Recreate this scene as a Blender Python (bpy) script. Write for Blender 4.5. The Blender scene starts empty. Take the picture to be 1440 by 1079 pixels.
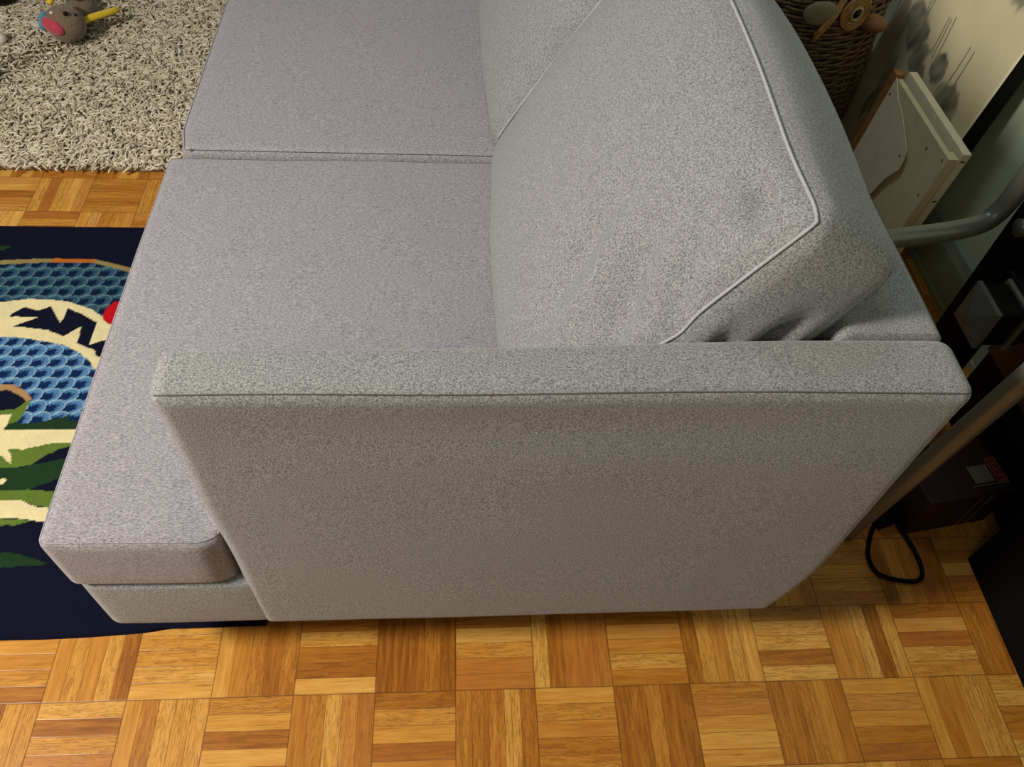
import bpy, math, random
from mathutils import Vector, Matrix, Euler, noise

scene = bpy.context.scene
COL = scene.collection
random.seed(7)

# ---------------------------------------------------------------- camera
cd = bpy.data.cameras.new('camera')
cam = bpy.data.objects.new('camera', cd)
COL.objects.link(cam)
cam.location = (0.27733, -0.46699, 1.33765)
cam.rotation_euler = (0.664198, -0.060231, -0.051334)
cd.sensor_fit = 'HORIZONTAL'
cd.sensor_width = 36.0
cd.lens = 1120.98 / 1440.0 * 36.0
cd.clip_start = 0.02
scene.camera = cam

# ---------------------------------------------------------------- light
world = bpy.data.worlds.new('world')
scene.world = world
world.use_nodes = True
bg = world.node_tree.nodes['Background']
bg.inputs['Color'].default_value = (1.0, 0.96, 0.92, 1)
bg.inputs['Strength'].default_value = 0.075


def area(name, loc, aim, size, power, color):
    l = bpy.data.lights.new(name, 'AREA')
    l.shape = 'DISK'
    l.size = size
    l.energy = power
    l.color = color
    o = bpy.data.objects.new(name, l)
    COL.objects.link(o)
    o.location = loc
    d = Vector(aim) - Vector(loc)
    o.rotation_euler = d.to_track_quat('-Z', 'Y').to_euler()
    return o


area('room_lamp_light', (-1.4, -0.38, 1.95), (0.1, 0.2, 0.3), 0.45, 66, (1.0, 0.925, 0.82))
area('cool_fill_light', (0.25, 1.3, 2.4), (0.9, 0.7, 0.3), 0.7, 6.5, (0.80, 0.89, 1.0))  # added cool fill above the sofa, not an actual window
area('front_fill_light', (-0.5, -1.5, 2.2), (-0.1, 0.0, 0.0), 0.6, 5, (1.0, 0.92, 0.82))  # added weak fill from the front, stands for no actual lamp

scene.view_settings.view_transform = 'Standard'
scene.view_settings.look = 'None'
scene.view_settings.gamma = 1
scene.view_settings.use_curve_mapping = False
scene.view_settings.exposure = 0.0

# ---------------------------------------------------------------- helpers


def lin(c):
    return tuple(((v / 255) / 12.92 if v / 255 <= 0.04045 else ((v / 255 + 0.055) / 1.055) ** 2.4) for v in c) + (1.0,)


def new_mat(name):
    m = bpy.data.materials.new(name)
    m.use_nodes = True
    nt = m.node_tree
    b = nt.nodes['Principled BSDF']
    return m, nt, b


class N:
    """tiny node helper"""

    def __init__(self, nt):
        self.nt = nt

    def node(self, t, **kw):
        n = self.nt.nodes.new(t)
        for k, v in kw.items():
            setattr(n, k, v)
        return n

    def link(self, a, b):
        self.nt.links.new(a, b)

    def math(self, op, a, b=None, c=None):
        n = self.node('ShaderNodeMath', operation=op)
        for i, v in enumerate((a, b, c)):
            if v is None:
                continue
            if isinstance(v, (int, float)):
                n.inputs[i].default_value = v
            else:
                self.link(v, n.inputs[i])
        return n.outputs[0]

    def mixc(self, f, a, b, mode='MIX'):
        n = self.node('ShaderNodeMix', data_type='RGBA', blend_type=mode)
        for s, v in ((n.inputs[0], f), (n.inputs[6], a), (n.inputs[7], b)):
            if isinstance(v, (int, float)):
                s.default_value = v
            elif isinstance(v, tuple):
                s.default_value = v
            else:
                self.link(v, s)
        return n.outputs[2]

    def ramp(self, f, stops):
        n = self.node('ShaderNodeValToRGB')
        while len(n.color_ramp.elements) < len(stops):
            n.color_ramp.elements.new(0.5)
        for e, (p, c) in zip(n.color_ramp.elements, stops):
            e.position = p
            e.color = c
        self.link(f, n.inputs[0])
        return n.outputs[0]

    def noise(self, vec, scale, detail=2, rough=0.5):
        n = self.node('ShaderNodeTexNoise')
        n.inputs['Scale'].default_value = scale
        n.inputs['Detail'].default_value = detail
        n.inputs['Roughness'].default_value = rough
        if vec is not None:
            self.link(vec, n.inputs['Vector'])
        return n.outputs['Fac']

    def bump(self, h, strength, dist, bsdf):
        n = self.node('ShaderNodeBump')
        n.inputs['Strength'].default_value = strength
        n.inputs['Distance'].default_value = dist
        self.link(h, n.inputs['Height'])
        self.link(n.outputs[0], bsdf.inputs['Normal'])


def plain(name, rgb, rough=0.6, metal=0.0, var=0.12, scale=40, bump=0.0):
    m, nt, b = new_mat(name)
    k = N(nt)
    tc = k.node('ShaderNodeTexCoord')
    f = k.noise(tc.outputs['Object'], scale, 4, 0.6)
    a = lin(rgb)
    lo = tuple(v * (1 - var) for v in a[:3]) + (1,)
    hi = tuple(min(1, v * (1 + var)) for v in a[:3]) + (1,)
    k.link(k.ramp(f, [(0.3, lo), (0.7, hi)]), b.inputs['Base Color'])
    b.inputs['Roughness'].default_value = rough
    b.inputs['Metallic'].default_value = metal
    if max(rgb) < 30:
        b.inputs['Specular IOR Level'].default_value = 0.12
    if bump:
        k.bump(f, 0.6, bump, b)
    return m


def fabric(name, dark, light, stretch=(1, 1, 1), scale=420, contrast=0.16, tint=None):
    m, nt, b = new_mat(name)
    k = N(nt)
    tc = k.node('ShaderNodeTexCoord')
    mp = k.node('ShaderNodeMapping')
    mp.inputs['Scale'].default_value = stretch
    k.link(tc.outputs['Object'], mp.inputs[0])
    f1 = k.noise(mp.outputs[0], scale, 2, 0.6)
    f2 = k.noise(mp.outputs[0], scale * 2.3, 1, 0.5)
    f3 = k.noise(tc.outputs['Object'], 5, 2, 0.5)
    s = k.math('ADD', k.math('MULTIPLY', f1, 0.7), k.math('MULTIPLY', f2, 0.3))
    c = k.ramp(s, [(0.5 - contrast, lin(dark)), (0.5 + contrast, lin(light))])
    if tint:
        c = k.mixc(k.math('MULTIPLY', f3, 0.5), c, tint, 'MULTIPLY')
    k.link(c, b.inputs['Base Color'])
    b.inputs['Roughness'].default_value = 0.95
    b.inputs['Specular IOR Level'].default_value = 0.15
    b.inputs['Sheen Weight'].default_value = 0.25
    b.inputs['Sheen Roughness'].default_value = 0.5
    k.bump(s, 0.5, 0.0012, b)
    return m


def mesh_obj(name, verts, faces, mat, parent=None, smooth=True):
    me = bpy.data.meshes.new(name)
    me.from_pydata(verts, [], faces)
    me.update()
    if smooth:
        me.polygons.foreach_set('use_smooth', [True] * len(me.polygons))
    mats = mat if isinstance(mat, (list, tuple)) else [mat]
    for m in mats:
        me.materials.append(m)
    o = bpy.data.objects.new(name, me)
    COL.objects.link(o)
    if parent is not None:
        o.parent = parent
        o.matrix_parent_inverse = parent.matrix_basis.inverted()
    return o


def thing(name, label, cat, loc=(0, 0, 0), group=None):
    o = bpy.data.objects.new(name, None)
    o.empty_display_size = 0.05
    COL.objects.link(o)
    o.location = loc
    o['label'] = label
    o['category'] = cat
    if group:
        o['group'] = group
    return o


def tag(o, label, cat, group=None):
    o['label'] = label
    o['category'] = cat
    if group:
        o['group'] = group
    return o


def structure(o):
    o['kind'] = 'structure'
    return o


class MB:
    def __init__(self):
        self.v = []
        self.f = []

    def add(self, v, f):
        n = len(self.v)
        self.v += [tuple(p) for p in v]
        self.f += [tuple(i + n for i in q) for q in f]
        return self

    def box(self, lo, hi, bev=0.0, M=None):
        """chamfered box"""
        b = min(bev, *(abs(hi[i] - lo[i]) * 0.45 for i in range(3)))
        if b <= 0:
            vs = [Vector((x, y, z)) for x in (lo[0], hi[0]) for y in (lo[1], hi[1]) for z in (lo[2], hi[2])]
            fs = [(0, 1, 3, 2), (4, 6, 7, 5), (0, 4, 5, 1), (2, 3, 7, 6), (0, 2, 6, 4), (1, 5, 7, 3)]
        else:
            vs = []
            idx = {}
            for sx in (0, 1):
                for sy in (0, 1):
                    for sz in (0, 1):
                        s = (sx, sy, sz)
                        for a in range(3):
                            p = [(hi[i] - b if s[i] else lo[i] + b) for i in range(3)]
                            p[a] = hi[a] if s[a] else lo[a]
                            idx[(s, a)] = len(vs)
                            vs.append(Vector(p))
            fs = []
            for a in range(3):
                o1, o2 = [i for i in range(3) if i != a]
                for sa in (0, 1):
                    q = []
                    for (p1, p2) in ((0, 0), (1, 0), (1, 1), (0, 1)):
                        s = [0, 0, 0]
                        s[a] = sa
                        s[o1] = p1
                        s[o2] = p2
                        q.append(idx[(tuple(s), a)])
                    fs.append(tuple(q))
                for p1 in (0, 1):
                    for p2 in (0, 1):
                        s0 = [0, 0, 0]
                        s1 = [0, 0, 0]
                        s0[o1] = s1[o1] = p1
                        s0[o2] = s1[o2] = p2
                        s1[a] = 1
                        s0, s1 = tuple(s0), tuple(s1)
                        fs.append((idx[(s0, o1)], idx[(s1, o1)], idx[(s1, o2)], idx[(s0, o2)]))
            for sx in (0, 1):
                for sy in (0, 1):
                    for sz in (0, 1):
                        s = (sx, sy, sz)
                        fs.append((idx[(s, 0)], idx[(s, 1)], idx[(s, 2)]))
        if M is not None:
            vs = [M @ p for p in vs]
        return self.add(vs, fs)

    def tube(self, pts, r, n=10, caps=True, flat=None):
        pts = [Vector(p) for p in pts]
        rs = r if isinstance(r, (list, tuple)) else [r] * len(pts)
        V = []
        F = []
        up = None
        for i, p in enumerate(pts):
            t = (pts[min(i + 1, len(pts) - 1)] - pts[max(i - 1, 0)]).normalized()
            if up is None:
                up = t.orthogonal().normalized()
            up = (up - t * up.dot(t))
            if up.length < 1e-6:
                up = t.orthogonal()
            up.normalize()
            sd = t.cross(up)
            for j in range(n):
                a = 2 * math.pi * j / n
                V.append(p + (up * math.cos(a) + sd * math.sin(a)) * rs[i])
        for i in range(len(pts) - 1):
            for j in range(n):
                k = (j + 1) % n
                F.append((i * n + j, i * n + k, (i + 1) * n + k, (i + 1) * n + j))
        if caps:
            F.append(tuple(range(n - 1, -1, -1)))
            F.append(tuple((len(pts) - 1) * n + j for j in range(n)))
        return self.add(V, F)

    def ell(self, c, r, n=24, m=14, fn=None, M=None):
        V = []
        F = []
        c = Vector(c)
        for i in range(m + 1):
            th = math.pi * i / m
            for j in range(n):
                ph = 2 * math.pi * j / n
                d = Vector((math.sin(th) * math.cos(ph), math.sin(th) * math.sin(ph), math.cos(th)))
                p = Vector((d.x * r[0], d.y * r[1], d.z * r[2]))
                if fn:
                    p = p * fn(d)
                if M is not None:
                    p = M @ p
                V.append(c + p)
        for i in range(m):
            for j in range(n):
                k = (j + 1) % n
                F.append((i * n + j, (i + 1) * n + j, (i + 1) * n + k, i * n + k))
        return self.add(V, F)

    def build(self, name, mat, parent=None, smooth=True):
        return mesh_obj(name, self.v, self.f, mat, parent, smooth)


def crv(pts, n=10):
    """Catmull-Rom through points"""
    P = [Vector(p) for p in pts]
    P = [P[0] * 2 - P[1]] + P + [P[-1] * 2 - P[-2]]
    out = []
    for i in range(1, len(P) - 2):
        for k in range(n):
            t = k / n
            a, b, c, d = P[i - 1], P[i], P[i + 1], P[i + 2]
            out.append(0.5 * ((2 * b) + (c - a) * t + (2 * a - 5 * b + 4 * c - d) * t * t + (3 * b - a - 3 * c + d) * t ** 3))
    out.append(P[-2])
    return out


def sstep(a, b, x):
    t = max(0.0, min(1.0, (x - a) / (b - a)))
    return t * t * (3 - 2 * t)


class Soft:
    """upholstered block: rounded box with bulging faces and a free warp"""

    def __init__(self, lo, hi, r, bulge=(0, 0, 0), warp=None, extra=None, pw=0.8):
        self.pw = pw
        self.lo, self.hi, self.r, self.bulge, self.warp = lo, hi, r, bulge, warp
        self.extra = extra or {}

    def p(self, q):
        lo, hi = self.lo, self.hi
        r = self.r
        rr = r if isinstance(r, (tuple, list)) else (r, r, r)
        inner = [min(max(q[i], lo[i] + rr[i]), hi[i] - rr[i]) for i in range(3)]
        d = [(q[i] - inner[i]) / rr[i] for i in range(3)]
        L = math.sqrt(sum(x * x for x in d))
        if L > 1e-9:
            # keep the faces flat, round only edges and corners
            k = max(abs(x) for x in d) / L
            d = [x * k for x in d]
        out = [inner[i] + d[i] * rr[i] for i in range(3)]
        n = [(2 * out[i] - lo[i] - hi[i]) / (hi[i] - lo[i]) for i in range(3)]
        for a in range(3):
            b, c = [i for i in range(3) if i != a]
            w = self.bulge[a]
            if w:
                out[a] += w * n[a] * (1 - min(1, n[b] ** 2)) ** self.pw * (1 - min(1, n[c] ** 2)) ** self.pw
        v = Vector(out)
        return self.warp(v) if self.warp else v

    def samples(self, a, step):
        lo, hi = self.lo[a], self.hi[a]
        r = self.r[a] if isinstance(self.r, (tuple, list)) else self.r
        s = set()
        for k in range(7):
            t = r * k / 6.0
            s.add(round(lo + t, 6))
            s.add(round(hi - t, 6))
        n = max(2, int((hi - lo - 2 * r) / step))
        for k in range(n + 1):
            s.add(round(lo + r + (hi - lo - 2 * r) * k / n, 6))
        for e in self.extra.get(a, ()):
            s.add(round(e, 6))
        return sorted(s)

    def mesh(self, step=0.012):
        S = [self.samples(a, step) for a in range(3)]
        vid = {}
        V = []
        F = []

        def vert(q):
            key = (round(q[0], 6), round(q[1], 6), round(q[2], 6))
            if key not in vid:
                vid[key] = len(V)
                V.append(tuple(self.p(q)))
            return vid[key]
        for a in range(3):
            b, c = [(1, 2), (2, 0), (0, 1)][a]
            for side, val in ((0, S[a][0]), (1, S[a][-1])):
                for i in range(len(S[b]) - 1):
                    for j in range(len(S[c]) - 1):
                        q = []
                        for (di, dj) in ((0, 0), (1, 0), (1, 1), (0, 1)):
                            p = [0, 0, 0]
                            p[a] = val
                            p[b] = S[b][i + di]
                            p[c] = S[c][j + dj]
                            q.append(vert(p))
                        F.append(tuple(q) if side else tuple(reversed(q)))
        return V, F

    def build(self, name, mat, parent, step=0.012):
        V, F = self.mesh(step)
        return mesh_obj(name, V, F, mat, parent)

    def line(self, pts, n=40):
        out = []
        for i in range(len(pts) - 1):
            a, b = Vector(pts[i]), Vector(pts[i + 1])
            for k in range(n):
                out.append(self.p(tuple(a.lerp(b, k / n))))
        out.append(self.p(tuple(pts[-1])))
        return out

# ---------------------------------------------------------------- floor: mosaic parquet
GX, GY, BS = -0.36264, -0.05848, 0.13


def parquet():
    m, nt, b = new_mat('oak_parquet')
    k = N(nt)
    tc = k.node('ShaderNodeTexCoord')
    sp = k.node('ShaderNodeSeparateXYZ')
    k.link(tc.outputs['Object'], sp.inputs[0])
    wob = k.math('MULTIPLY', k.math('SUBTRACT', k.noise(tc.outputs['Object'], 9, 1), 0.5), 0.0022)
    X = k.math('DIVIDE', k.math('ADD', k.math('SUBTRACT', sp.outputs[0], GX), wob), BS)
    Y = k.math('DIVIDE', k.math('SUBTRACT', k.math('SUBTRACT', sp.outputs[1], GY), wob), BS)
    i, j = k.math('FLOOR', X), k.math('FLOOR', Y)
    fx, fy = k.math('SUBTRACT', X, i), k.math('SUBTRACT', Y, j)
    par = k.math('FLOORED_MODULO', k.math('ADD', k.math('ADD', i, j), 1.0), 2.0)   # 0: strips run along x
    inv = k.math('SUBTRACT', 1.0, par)
    across = k.math('ADD', k.math('MULTIPLY', fx, par), k.math('MULTIPLY', fy, inv))
    along = k.math('ADD', k.math('MULTIPLY', fy, par), k.math('MULTIPLY', fx, inv))
    a5 = k.math('MULTIPLY', across, 5.0)
    s = k.math('FLOOR', a5)
    fs = k.math('SUBTRACT', a5, s)
    cb = k.node('ShaderNodeCombineXYZ')
    k.link(k.math('ADD', i, k.math('MULTIPLY', s, 0.13)), cb.inputs[0])
    k.link(k.math('ADD', j, 0.37), cb.inputs[1])
    k.link(s, cb.inputs[2])
    wn = k.node('ShaderNodeTexWhiteNoise', noise_dimensions='3D')
    k.link(cb.outputs[0], wn.inputs['Vector'])
    rnd = wn.outputs['Value']
    sc = k.node('ShaderNodeSeparateXYZ')
    k.link(wn.outputs['Color'], sc.inputs[0])
    # tile to tile colour
    cb2 = k.node('ShaderNodeCombineXYZ')
    k.link(i, cb2.inputs[0])
    k.link(j, cb2.inputs[1])
    wn2 = k.node('ShaderNodeTexWhiteNoise', noise_dimensions='3D')
    k.link(cb2.outputs[0], wn2.inputs['Vector'])
    # grain coordinates: long along the strip
    g = k.node('ShaderNodeCombineXYZ')
    k.link(k.math('MULTIPLY', along, 1.1), g.inputs[0])
    k.link(k.math('MULTIPLY', a5, 2.3), g.inputs[1])
    k.link(k.math('MULTIPLY', rnd, 57.0), g.inputs[2])
    n1 = k.noise(g.outputs[0], 1.6, 5, 0.62)
    g2 = k.node('ShaderNodeCombineXYZ')
    k.link(k.math('MULTIPLY', along, 2.0), g2.inputs[0])
    k.link(k.math('MULTIPLY', a5, 16.0), g2.inputs[1])
    k.link(k.math('MULTIPLY', rnd, 91.0), g2.inputs[2])
    n2 = k.noise(g2.outputs[0], 1.3, 3, 0.6)
    # cathedral rings
    rings = k.math('SINE', k.math('MULTIPLY', n1, 46.0))
    tone = k.math('ADD', k.math('MULTIPLY', rnd, 0.62), k.math('MULTIPLY', wn2.outputs['Value'], 0.16))
    tone = k.math('ADD', tone, k.math('MULTIPLY', k.math('SUBTRACT', n1, 0.5), 0.85))
    tone = k.math('ADD', tone, 0.08)
    c = k.ramp(tone, [(0.02, lin((138, 80, 24))), (0.3, lin((180, 116, 40))), (0.6, lin((206, 146, 60))), (0.95, lin((230, 180, 94)))])
    dark = lin((104, 60, 20))
    ringw = k.math('MULTIPLY', k.math('GREATER_THAN', sc.outputs[1], 0.35), 0.5)
    c = k.mixc(k.math('MULTIPLY', k.math('POWER', k.math('MAXIMUM', rings, 0.0), 2.0), ringw), c, dark)
    pores = k.ramp(n2, [(0.56, (0, 0, 0, 1)), (0.74, (1, 1, 1, 1))])
    c = k.mixc(k.math('MULTIPLY', pores, 0.75), c, dark)
    red = k.math('MULTIPLY', k.math('GREATER_THAN', sc.outputs[2], 0.82), 0.35)
    c = k.mixc(red, c, lin((178, 108, 52)))
    # joints
    es = k.math('MINIMUM', fs, k.math('SUBTRACT', 1.0, fs))
    ea = k.math('MINIMUM', along, k.math('SUBTRACT', 1.0, along))
    ec = k.math('MINIMUM', across, k.math('SUBTRACT', 1.0, across))
    js = k.math('SUBTRACT', 1.0, k.math('SMOOTH_MIN', k.math('MULTIPLY', es, 32.0), 1.0, 0.2))
    jb = k.math('SUBTRACT', 1.0, k.math('SMOOTH_MIN', k.math('MULTIPLY', k.math('MINIMUM', ea, ec), 90.0), 1.0, 0.2))
    js = k.math('MULTIPLY', js, k.math('ADD', 0.45, k.math('MULTIPLY', sc.outputs[0], 0.4)))
    jj = k.math('MINIMUM', k.math('MAXIMUM', k.math('MAXIMUM', js, k.math('MULTIPLY', jb, 0.8)), 0.0), 1.0)
    c = k.mixc(jj, c, lin((84, 44, 14)))
    k.link(c, b.inputs['Base Color'])
    b.inputs['Roughness'].default_value = 0.33
    b.inputs['Specular IOR Level'].default_value = 0.35
    h = k.math('SUBTRACT', k.math('MULTIPLY', n2, 0.2), jj)
    k.bump(h, 0.35, 0.0008, b)
    return m


mb = MB()
mb.add([(-2.6, -1.6, 0), (1.5, -1.6, 0), (1.5, 3.4, 0), (-2.6, 3.4, 0), (-2.6, -1.6, -0.03), (1.5, -1.6, -0.03), (1.5, 3.4, -0.03), (-2.6, 3.4, -0.03)],
       [(0, 1, 2, 3), (7, 6, 5, 4), (0, 4, 5, 1), (1, 5, 6, 2), (2, 6, 7, 3), (3, 7, 4, 0)])
floor = structure(mb.build('floor', parquet(), None, False))
floor.rotation_euler = (0, 0, -0.00377)

WALLM = plain('sage_wall_paint', (192, 208, 180), 0.7, 0, 0.04, 6, 0.0004)
mb = MB()
mb.box((1.472, -1.55, 0.0), (1.55, 3.35, 2.55))
structure(mb.build('wall_back', WALLM, None, False))
mb = MB()
V = [(1.4725, 0.0), (1.454, 0.0), (1.454, 0.012), (1.457, 0.016), (1.457, 0.105), (1.461, 0.118), (1.463, 0.132), (1.4725, 0.14)]
vs = [(x, -1.5, z) for x, z in V] + [(x, 3.3, z) for x, z in V]
n = len(V)
fs = [(i, (i + 1) % n, (i + 1) % n + n, i + n) for i in range(n)] + [tuple(range(n))[::-1], tuple(range(n, 2 * n))]
mb.add(vs, fs)
structure(mb.build('baseboard_back', plain('sage_trim_paint', (150, 165, 143), 0.45, 0, 0.04), None, False))

# ---------------------------------------------------------------- sofa
FAB = fabric('heather_grey_fabric', (80, 80, 80), (174, 175, 175), (1, 1, 1), 500, 0.165)
FABS = fabric('heather_grey_seat_fabric', (100, 97, 101), (180, 176, 182), (0.5, 1.3, 1), 500, 0.18)
WELT = plain('grey_welt_cloth', (168, 168, 170), 0.95, 0, 0.12, 300)
GROOVE_SHADE = plain('seam_groove_shade', (84, 80, 77), 0.9)  # darker than the cloth, colours in the shade of the seam groove
LEGM = plain('black_leg_plastic', (20, 19, 18), 0.5)

sofa = thing('sofa', 'grey heather fabric sofa with low track arm and plump loose back cushions', 'sofa', (0.3, 0.78, 0))


def seam(parent, pts, r=0.0009, mat=None, name='seam'):
    mb = MB()
    mb.tube(pts, r, 6)
    return mb.build(name, mat or GROOVE_SHADE, parent)


AH = 0.717


def arm_warp(v):
    x, y, z = v
    t = x / 0.81
    # inner face tapers to the front, top sags a little
    if y > 0.03:
        y -= (0.020 * max(0, 1 - t) ** 1.2) * (y - 0.03) / 0.05
    if z > 0.5:
        z += 0.003 * math.sin(t * 9.0 + 1.0) * (z - 0.5) / 0.2 * 0.6
    if z < 0.36:
        x -= 0.034 * ((0.36 - z) / 0.2) ** 2 * max(0, (t - 0.8) / 0.2)
    if t < 0.2:
        x += 0.010 * max(0, (0.70 - z) / 0.55) * (1 - t / 0.2)
    if t > 0.8:
        x -= 0.008 * max(0, (0.70 - z) / 0.35) ** 0.5 * min(1, (t - 0.8) / 0.2) if z > 0.36 else 0.008
    # slightly slack cloth
    x += 0.0015 * math.sin(z * 22) * (1 if t < 0.1 else 0)
    if y < 0.02:
        y += 0.0012 * noise.noise(Vector((x * 5, 3, z * 6)))
        y += 0.005 * math.exp(-((z - 0.66) / 0.05) ** 2) * math.sin(math.pi * min(1, max(0, t)))
    return Vector((x, y, z))


def build_arm(y0, sgn, nm):
    def w(v):
        q = arm_warp(v)
        return q if sgn > 0 else Vector((q.x, y0 - q.y, q.z))
    a = Soft((-0.012, 0, 0.150), (0.824, 0.082, AH + 0.002), (0.02, 0.018, 0.018), (0.0, 0.004, 0.003), w)
    V, F = a.mesh(0.014)
    if sgn < 0:
        F = [tuple(reversed(f)) for f in F]
    o = mesh_obj('armrest', V, F, FAB, sofa)
    top = a.line([(-0.01, 0, AH + 0.002), (0.824, 0, AH + 0.002)], 80)
    seam(o, top)
    return a, o


build_arm(0, 1, 'near')
build_arm(1.555, -1, 'far')

# back frame
bk = Soft((0.70, 0.081, 0.16), (0.818, 1.474, AH + 0.001), (0.016, 0.004, 0.018), (0.003, 0, 0.002),
          lambda v: Vector((v.x - (0.028 * ((0.36 - v.z) / 0.2) ** 2 if v.z < 0.36 and v.x > 0.78 else 0), v.y, v.z)))
bo = bk.build('backrest', FAB, sofa, 0.02)
seam(bo, [bk.p((0.70 + 0.118 * i / 30, 0.081, AH + 0.001)) + Vector((0, 0.001, 0)) for i in range(8, 31)], 0.0009)
seam(bo, bk.line([(0.818, 0.083, AH + 0.001), (0.818, 1.47, AH + 0.001)], 60), 0.0009)

# base: front rail and deck
fr = Soft((-0.226, 0.003, 0.154), (0.03, 1.55, 0.298), (0.026, 0.024, 0.014), (0.004, 0.004, 0))
fr.build('front_rail', FAB, sofa, 0.016)
dk = Soft((-0.02, 0.078, 0.175), (0.72, 1.477, 0.292), 0.01)
dk.build('deck', FAB, sofa, 0.05)

for (lx, ly) in ((-0.13, 0.22), (0.68, 0.24), (-0.13, 1.33), (0.68, 1.33)):
    mb = MB()
    mb.tube([(lx, ly, 0.0), (lx, ly, 0.012), (lx, ly, 0.168)], [0.018, 0.02, 0.026], 20)
    mb.build('leg', LEGM, sofa)


# seat cushions
def seat_warp_T(v):
    x, y, z = v
    # ear wraps around the front of the arm
    s = sstep(-0.014, 0.012, x)
    y = y + 0.083 * s * (1 - y / 0.778) + 0.014 * sstep(-0.055, 0.0, x) ** 2 * max(0, 1 - y / 0.08)
    # corner dents
    z -= 0.006 * math.exp(-((x + 0.03) / 0.03) ** 2 - ((y - 0.03) / 0.05) ** 2) * (z - 0.29) / 0.14
    # crown
    z += 0.002 * noise.noise(Vector((x * 6, y * 6, 0)))
    # front slants in at the bottom a little
    if x < -0.15:
        x += 0.001
    return Vector((x, y, z))


s1 = Soft((-0.231, 0.001, 0.293), (0.66, 0.778, 0.420), (0.02, 0.018, 0.018), (0.006, 0.004, 0.012), seat_warp_T,
          {0: [-0.035 + 0.003 * i for i in range(19)]})
so = s1.build('seat_cushion', FABS, sofa, 0.014)
seam(so, s1.line([(-0.231, 0.778, 0.42), (-0.231, 0.001, 0.42)], 60), 0.0012, FABS)
seam(so, s1.line([(-0.231, 0.001, 0.42), (-0.012, 0.001, 0.42)], 40), 0.0012, FABS)
cr = [s1.p((-0.012 + 0.001 * i * 0.4, 0.001 + 0.02 * i / 10, 0.42)) + Vector((0, 0, 0.0005)) for i in range(11)]
seam(so, cr, 0.0022, FABS)
seam(so, s1.line([(-0.231, 0.778, 0.42), (0.6, 0.778, 0.42)], 40), 0.0012)

s2 = Soft((-0.220, 0.787, 0.293), (0.66, 1.472, 0.426), (0.022, 0.014, 0.016), (0.006, 0.006, 0.010),
          lambda v: Vector((v.x + (0.010 * sstep(0.86, 0.797, v.y) if v.x < -0.1 else 0), v.y - 0.004 * sstep(0.25, 0.5, v.x), v.z)))
so2 = s2.build('seat_cushion', FABS, sofa, 0.016)
seam(so2, s2.line([(-0.220, 1.47, 0.426), (-0.220, 0.787, 0.426), (0.64, 0.787, 0.426)], 60), 0.0009)
# tiny dimple where the two seams meet, its shade drawn as a dark bead
mb = MB()
mb.ell(s2.p((-0.20, 0.787, 0.426)), (0.005, 0.003, 0.002), 10, 6)
mb.build('seam_dimple_shade', GROOVE_SHADE, so2)


# back cushions: thickness axis w, height axis v, width = world y
def back_cushion(y0, y1, seed, near):
    T = math.atan(0.62)
    vh = Vector((math.sin(T), 0, math.cos(T)))
    wh = Vector((math.cos(T), 0, -math.sin(T)))
    O = Vector((0.357, 0, 0.432))

    def warp(q):
        u, w, h = q.x, q.y, q.z      # u along y, w thickness (0 front), h height
        U = (u - y0) / (y1 - y0)
        H = h / 0.500
        # bowed top
        h2 = h + 0.022 * max(0, math.sin(math.pi * U)) ** 0.7 * max(0, H) ** 2
        # seam corners pull in
        cn = math.exp(-(U / 0.10) ** 2) * math.exp(-((1 - H) / 0.16) ** 2)
        cf = math.exp(-((1 - U) / 0.10) ** 2) * math.exp(-((1 - H) / 0.16) ** 2)
        h2 += 0.010 * cn - 0.012 * cf
        p = O + vh * h2 + wh * w
        p.y = u
        # wrinkles towards the near lower corner and under the top corner
        n1 = noise.noise(Vector((u * 7 + seed, h * 5, 0.3)))
        p += wh * (0.003 * n1)
        if near:
            for (cu, ch, L, ang, sg, am) in WR:
                du, dh = u - cu, h - ch
                a = du * math.cos(ang) + dh * math.sin(ang)
                b = -du * math.sin(ang) + dh * math.cos(ang)
                if w < 0.08:
                    p += wh * (am * math.exp(-(a / L) ** 2 - (b / sg) ** 2))
            # pinch on the near side above the arm
            dd = (p - Vector((0.628, 0.10, 0.705)))
            e = math.exp(-((dd.x - 0.5 * dd.z) / 0.012) ** 2 - (dd.z / 0.030) ** 2 - (dd.y / 0.06) ** 2)
            p += Vector((0, 0.026, -0.006)) * e * sstep(0.012, 0.03, w)
            dd = (p - Vector((0.575, 0.10, 0.69)))
            e = math.exp(-(dd.x / 0.012) ** 2 - (dd.z / 0.03) ** 2 - (dd.y / 0.05) ** 2)
            p += Vector((0, 0.014, -0.004)) * e * sstep(0.012, 0.03, w)
        if p.z < 0.432:
            p.z = 0.432
        if p.z < AH - 0.01 and p.x > 0.698:
            p.x = 0.698
        return p

    s = Soft((y0, 0.0, 0.0), (y1, 0.130, 0.500), (0.03, 0.022, 0.03), (0.012, 0.075, 0.012), warp, None, 0.55)
    V, F = s.mesh(0.010)
    F = [tuple(reversed(f)) for f in F]
    o = mesh_obj('back_cushion', V, F, FAB, sofa)
    pts = s.line([(y0, 0, 0.02), (y0, 0, 0.500), (y1, 0, 0.500), (y1, 0, 0.02)], 60)
    cc = O + vh * 0.25 + wh * 0.10 + Vector((0, (y0 + y1) / 2, 0))
    seam(o, [q + (q - cc).normalized() * 0.0008 for q in pts], 0.0020, WELT)
    pts = s.line([(y0, 0.130, 0.3), (y0, 0.130, 0.500), (y1, 0.130, 0.500), (y1, 0.130, 0.3)], 50)
    seam(o, pts, 0.0018, FAB)
    return s


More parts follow.
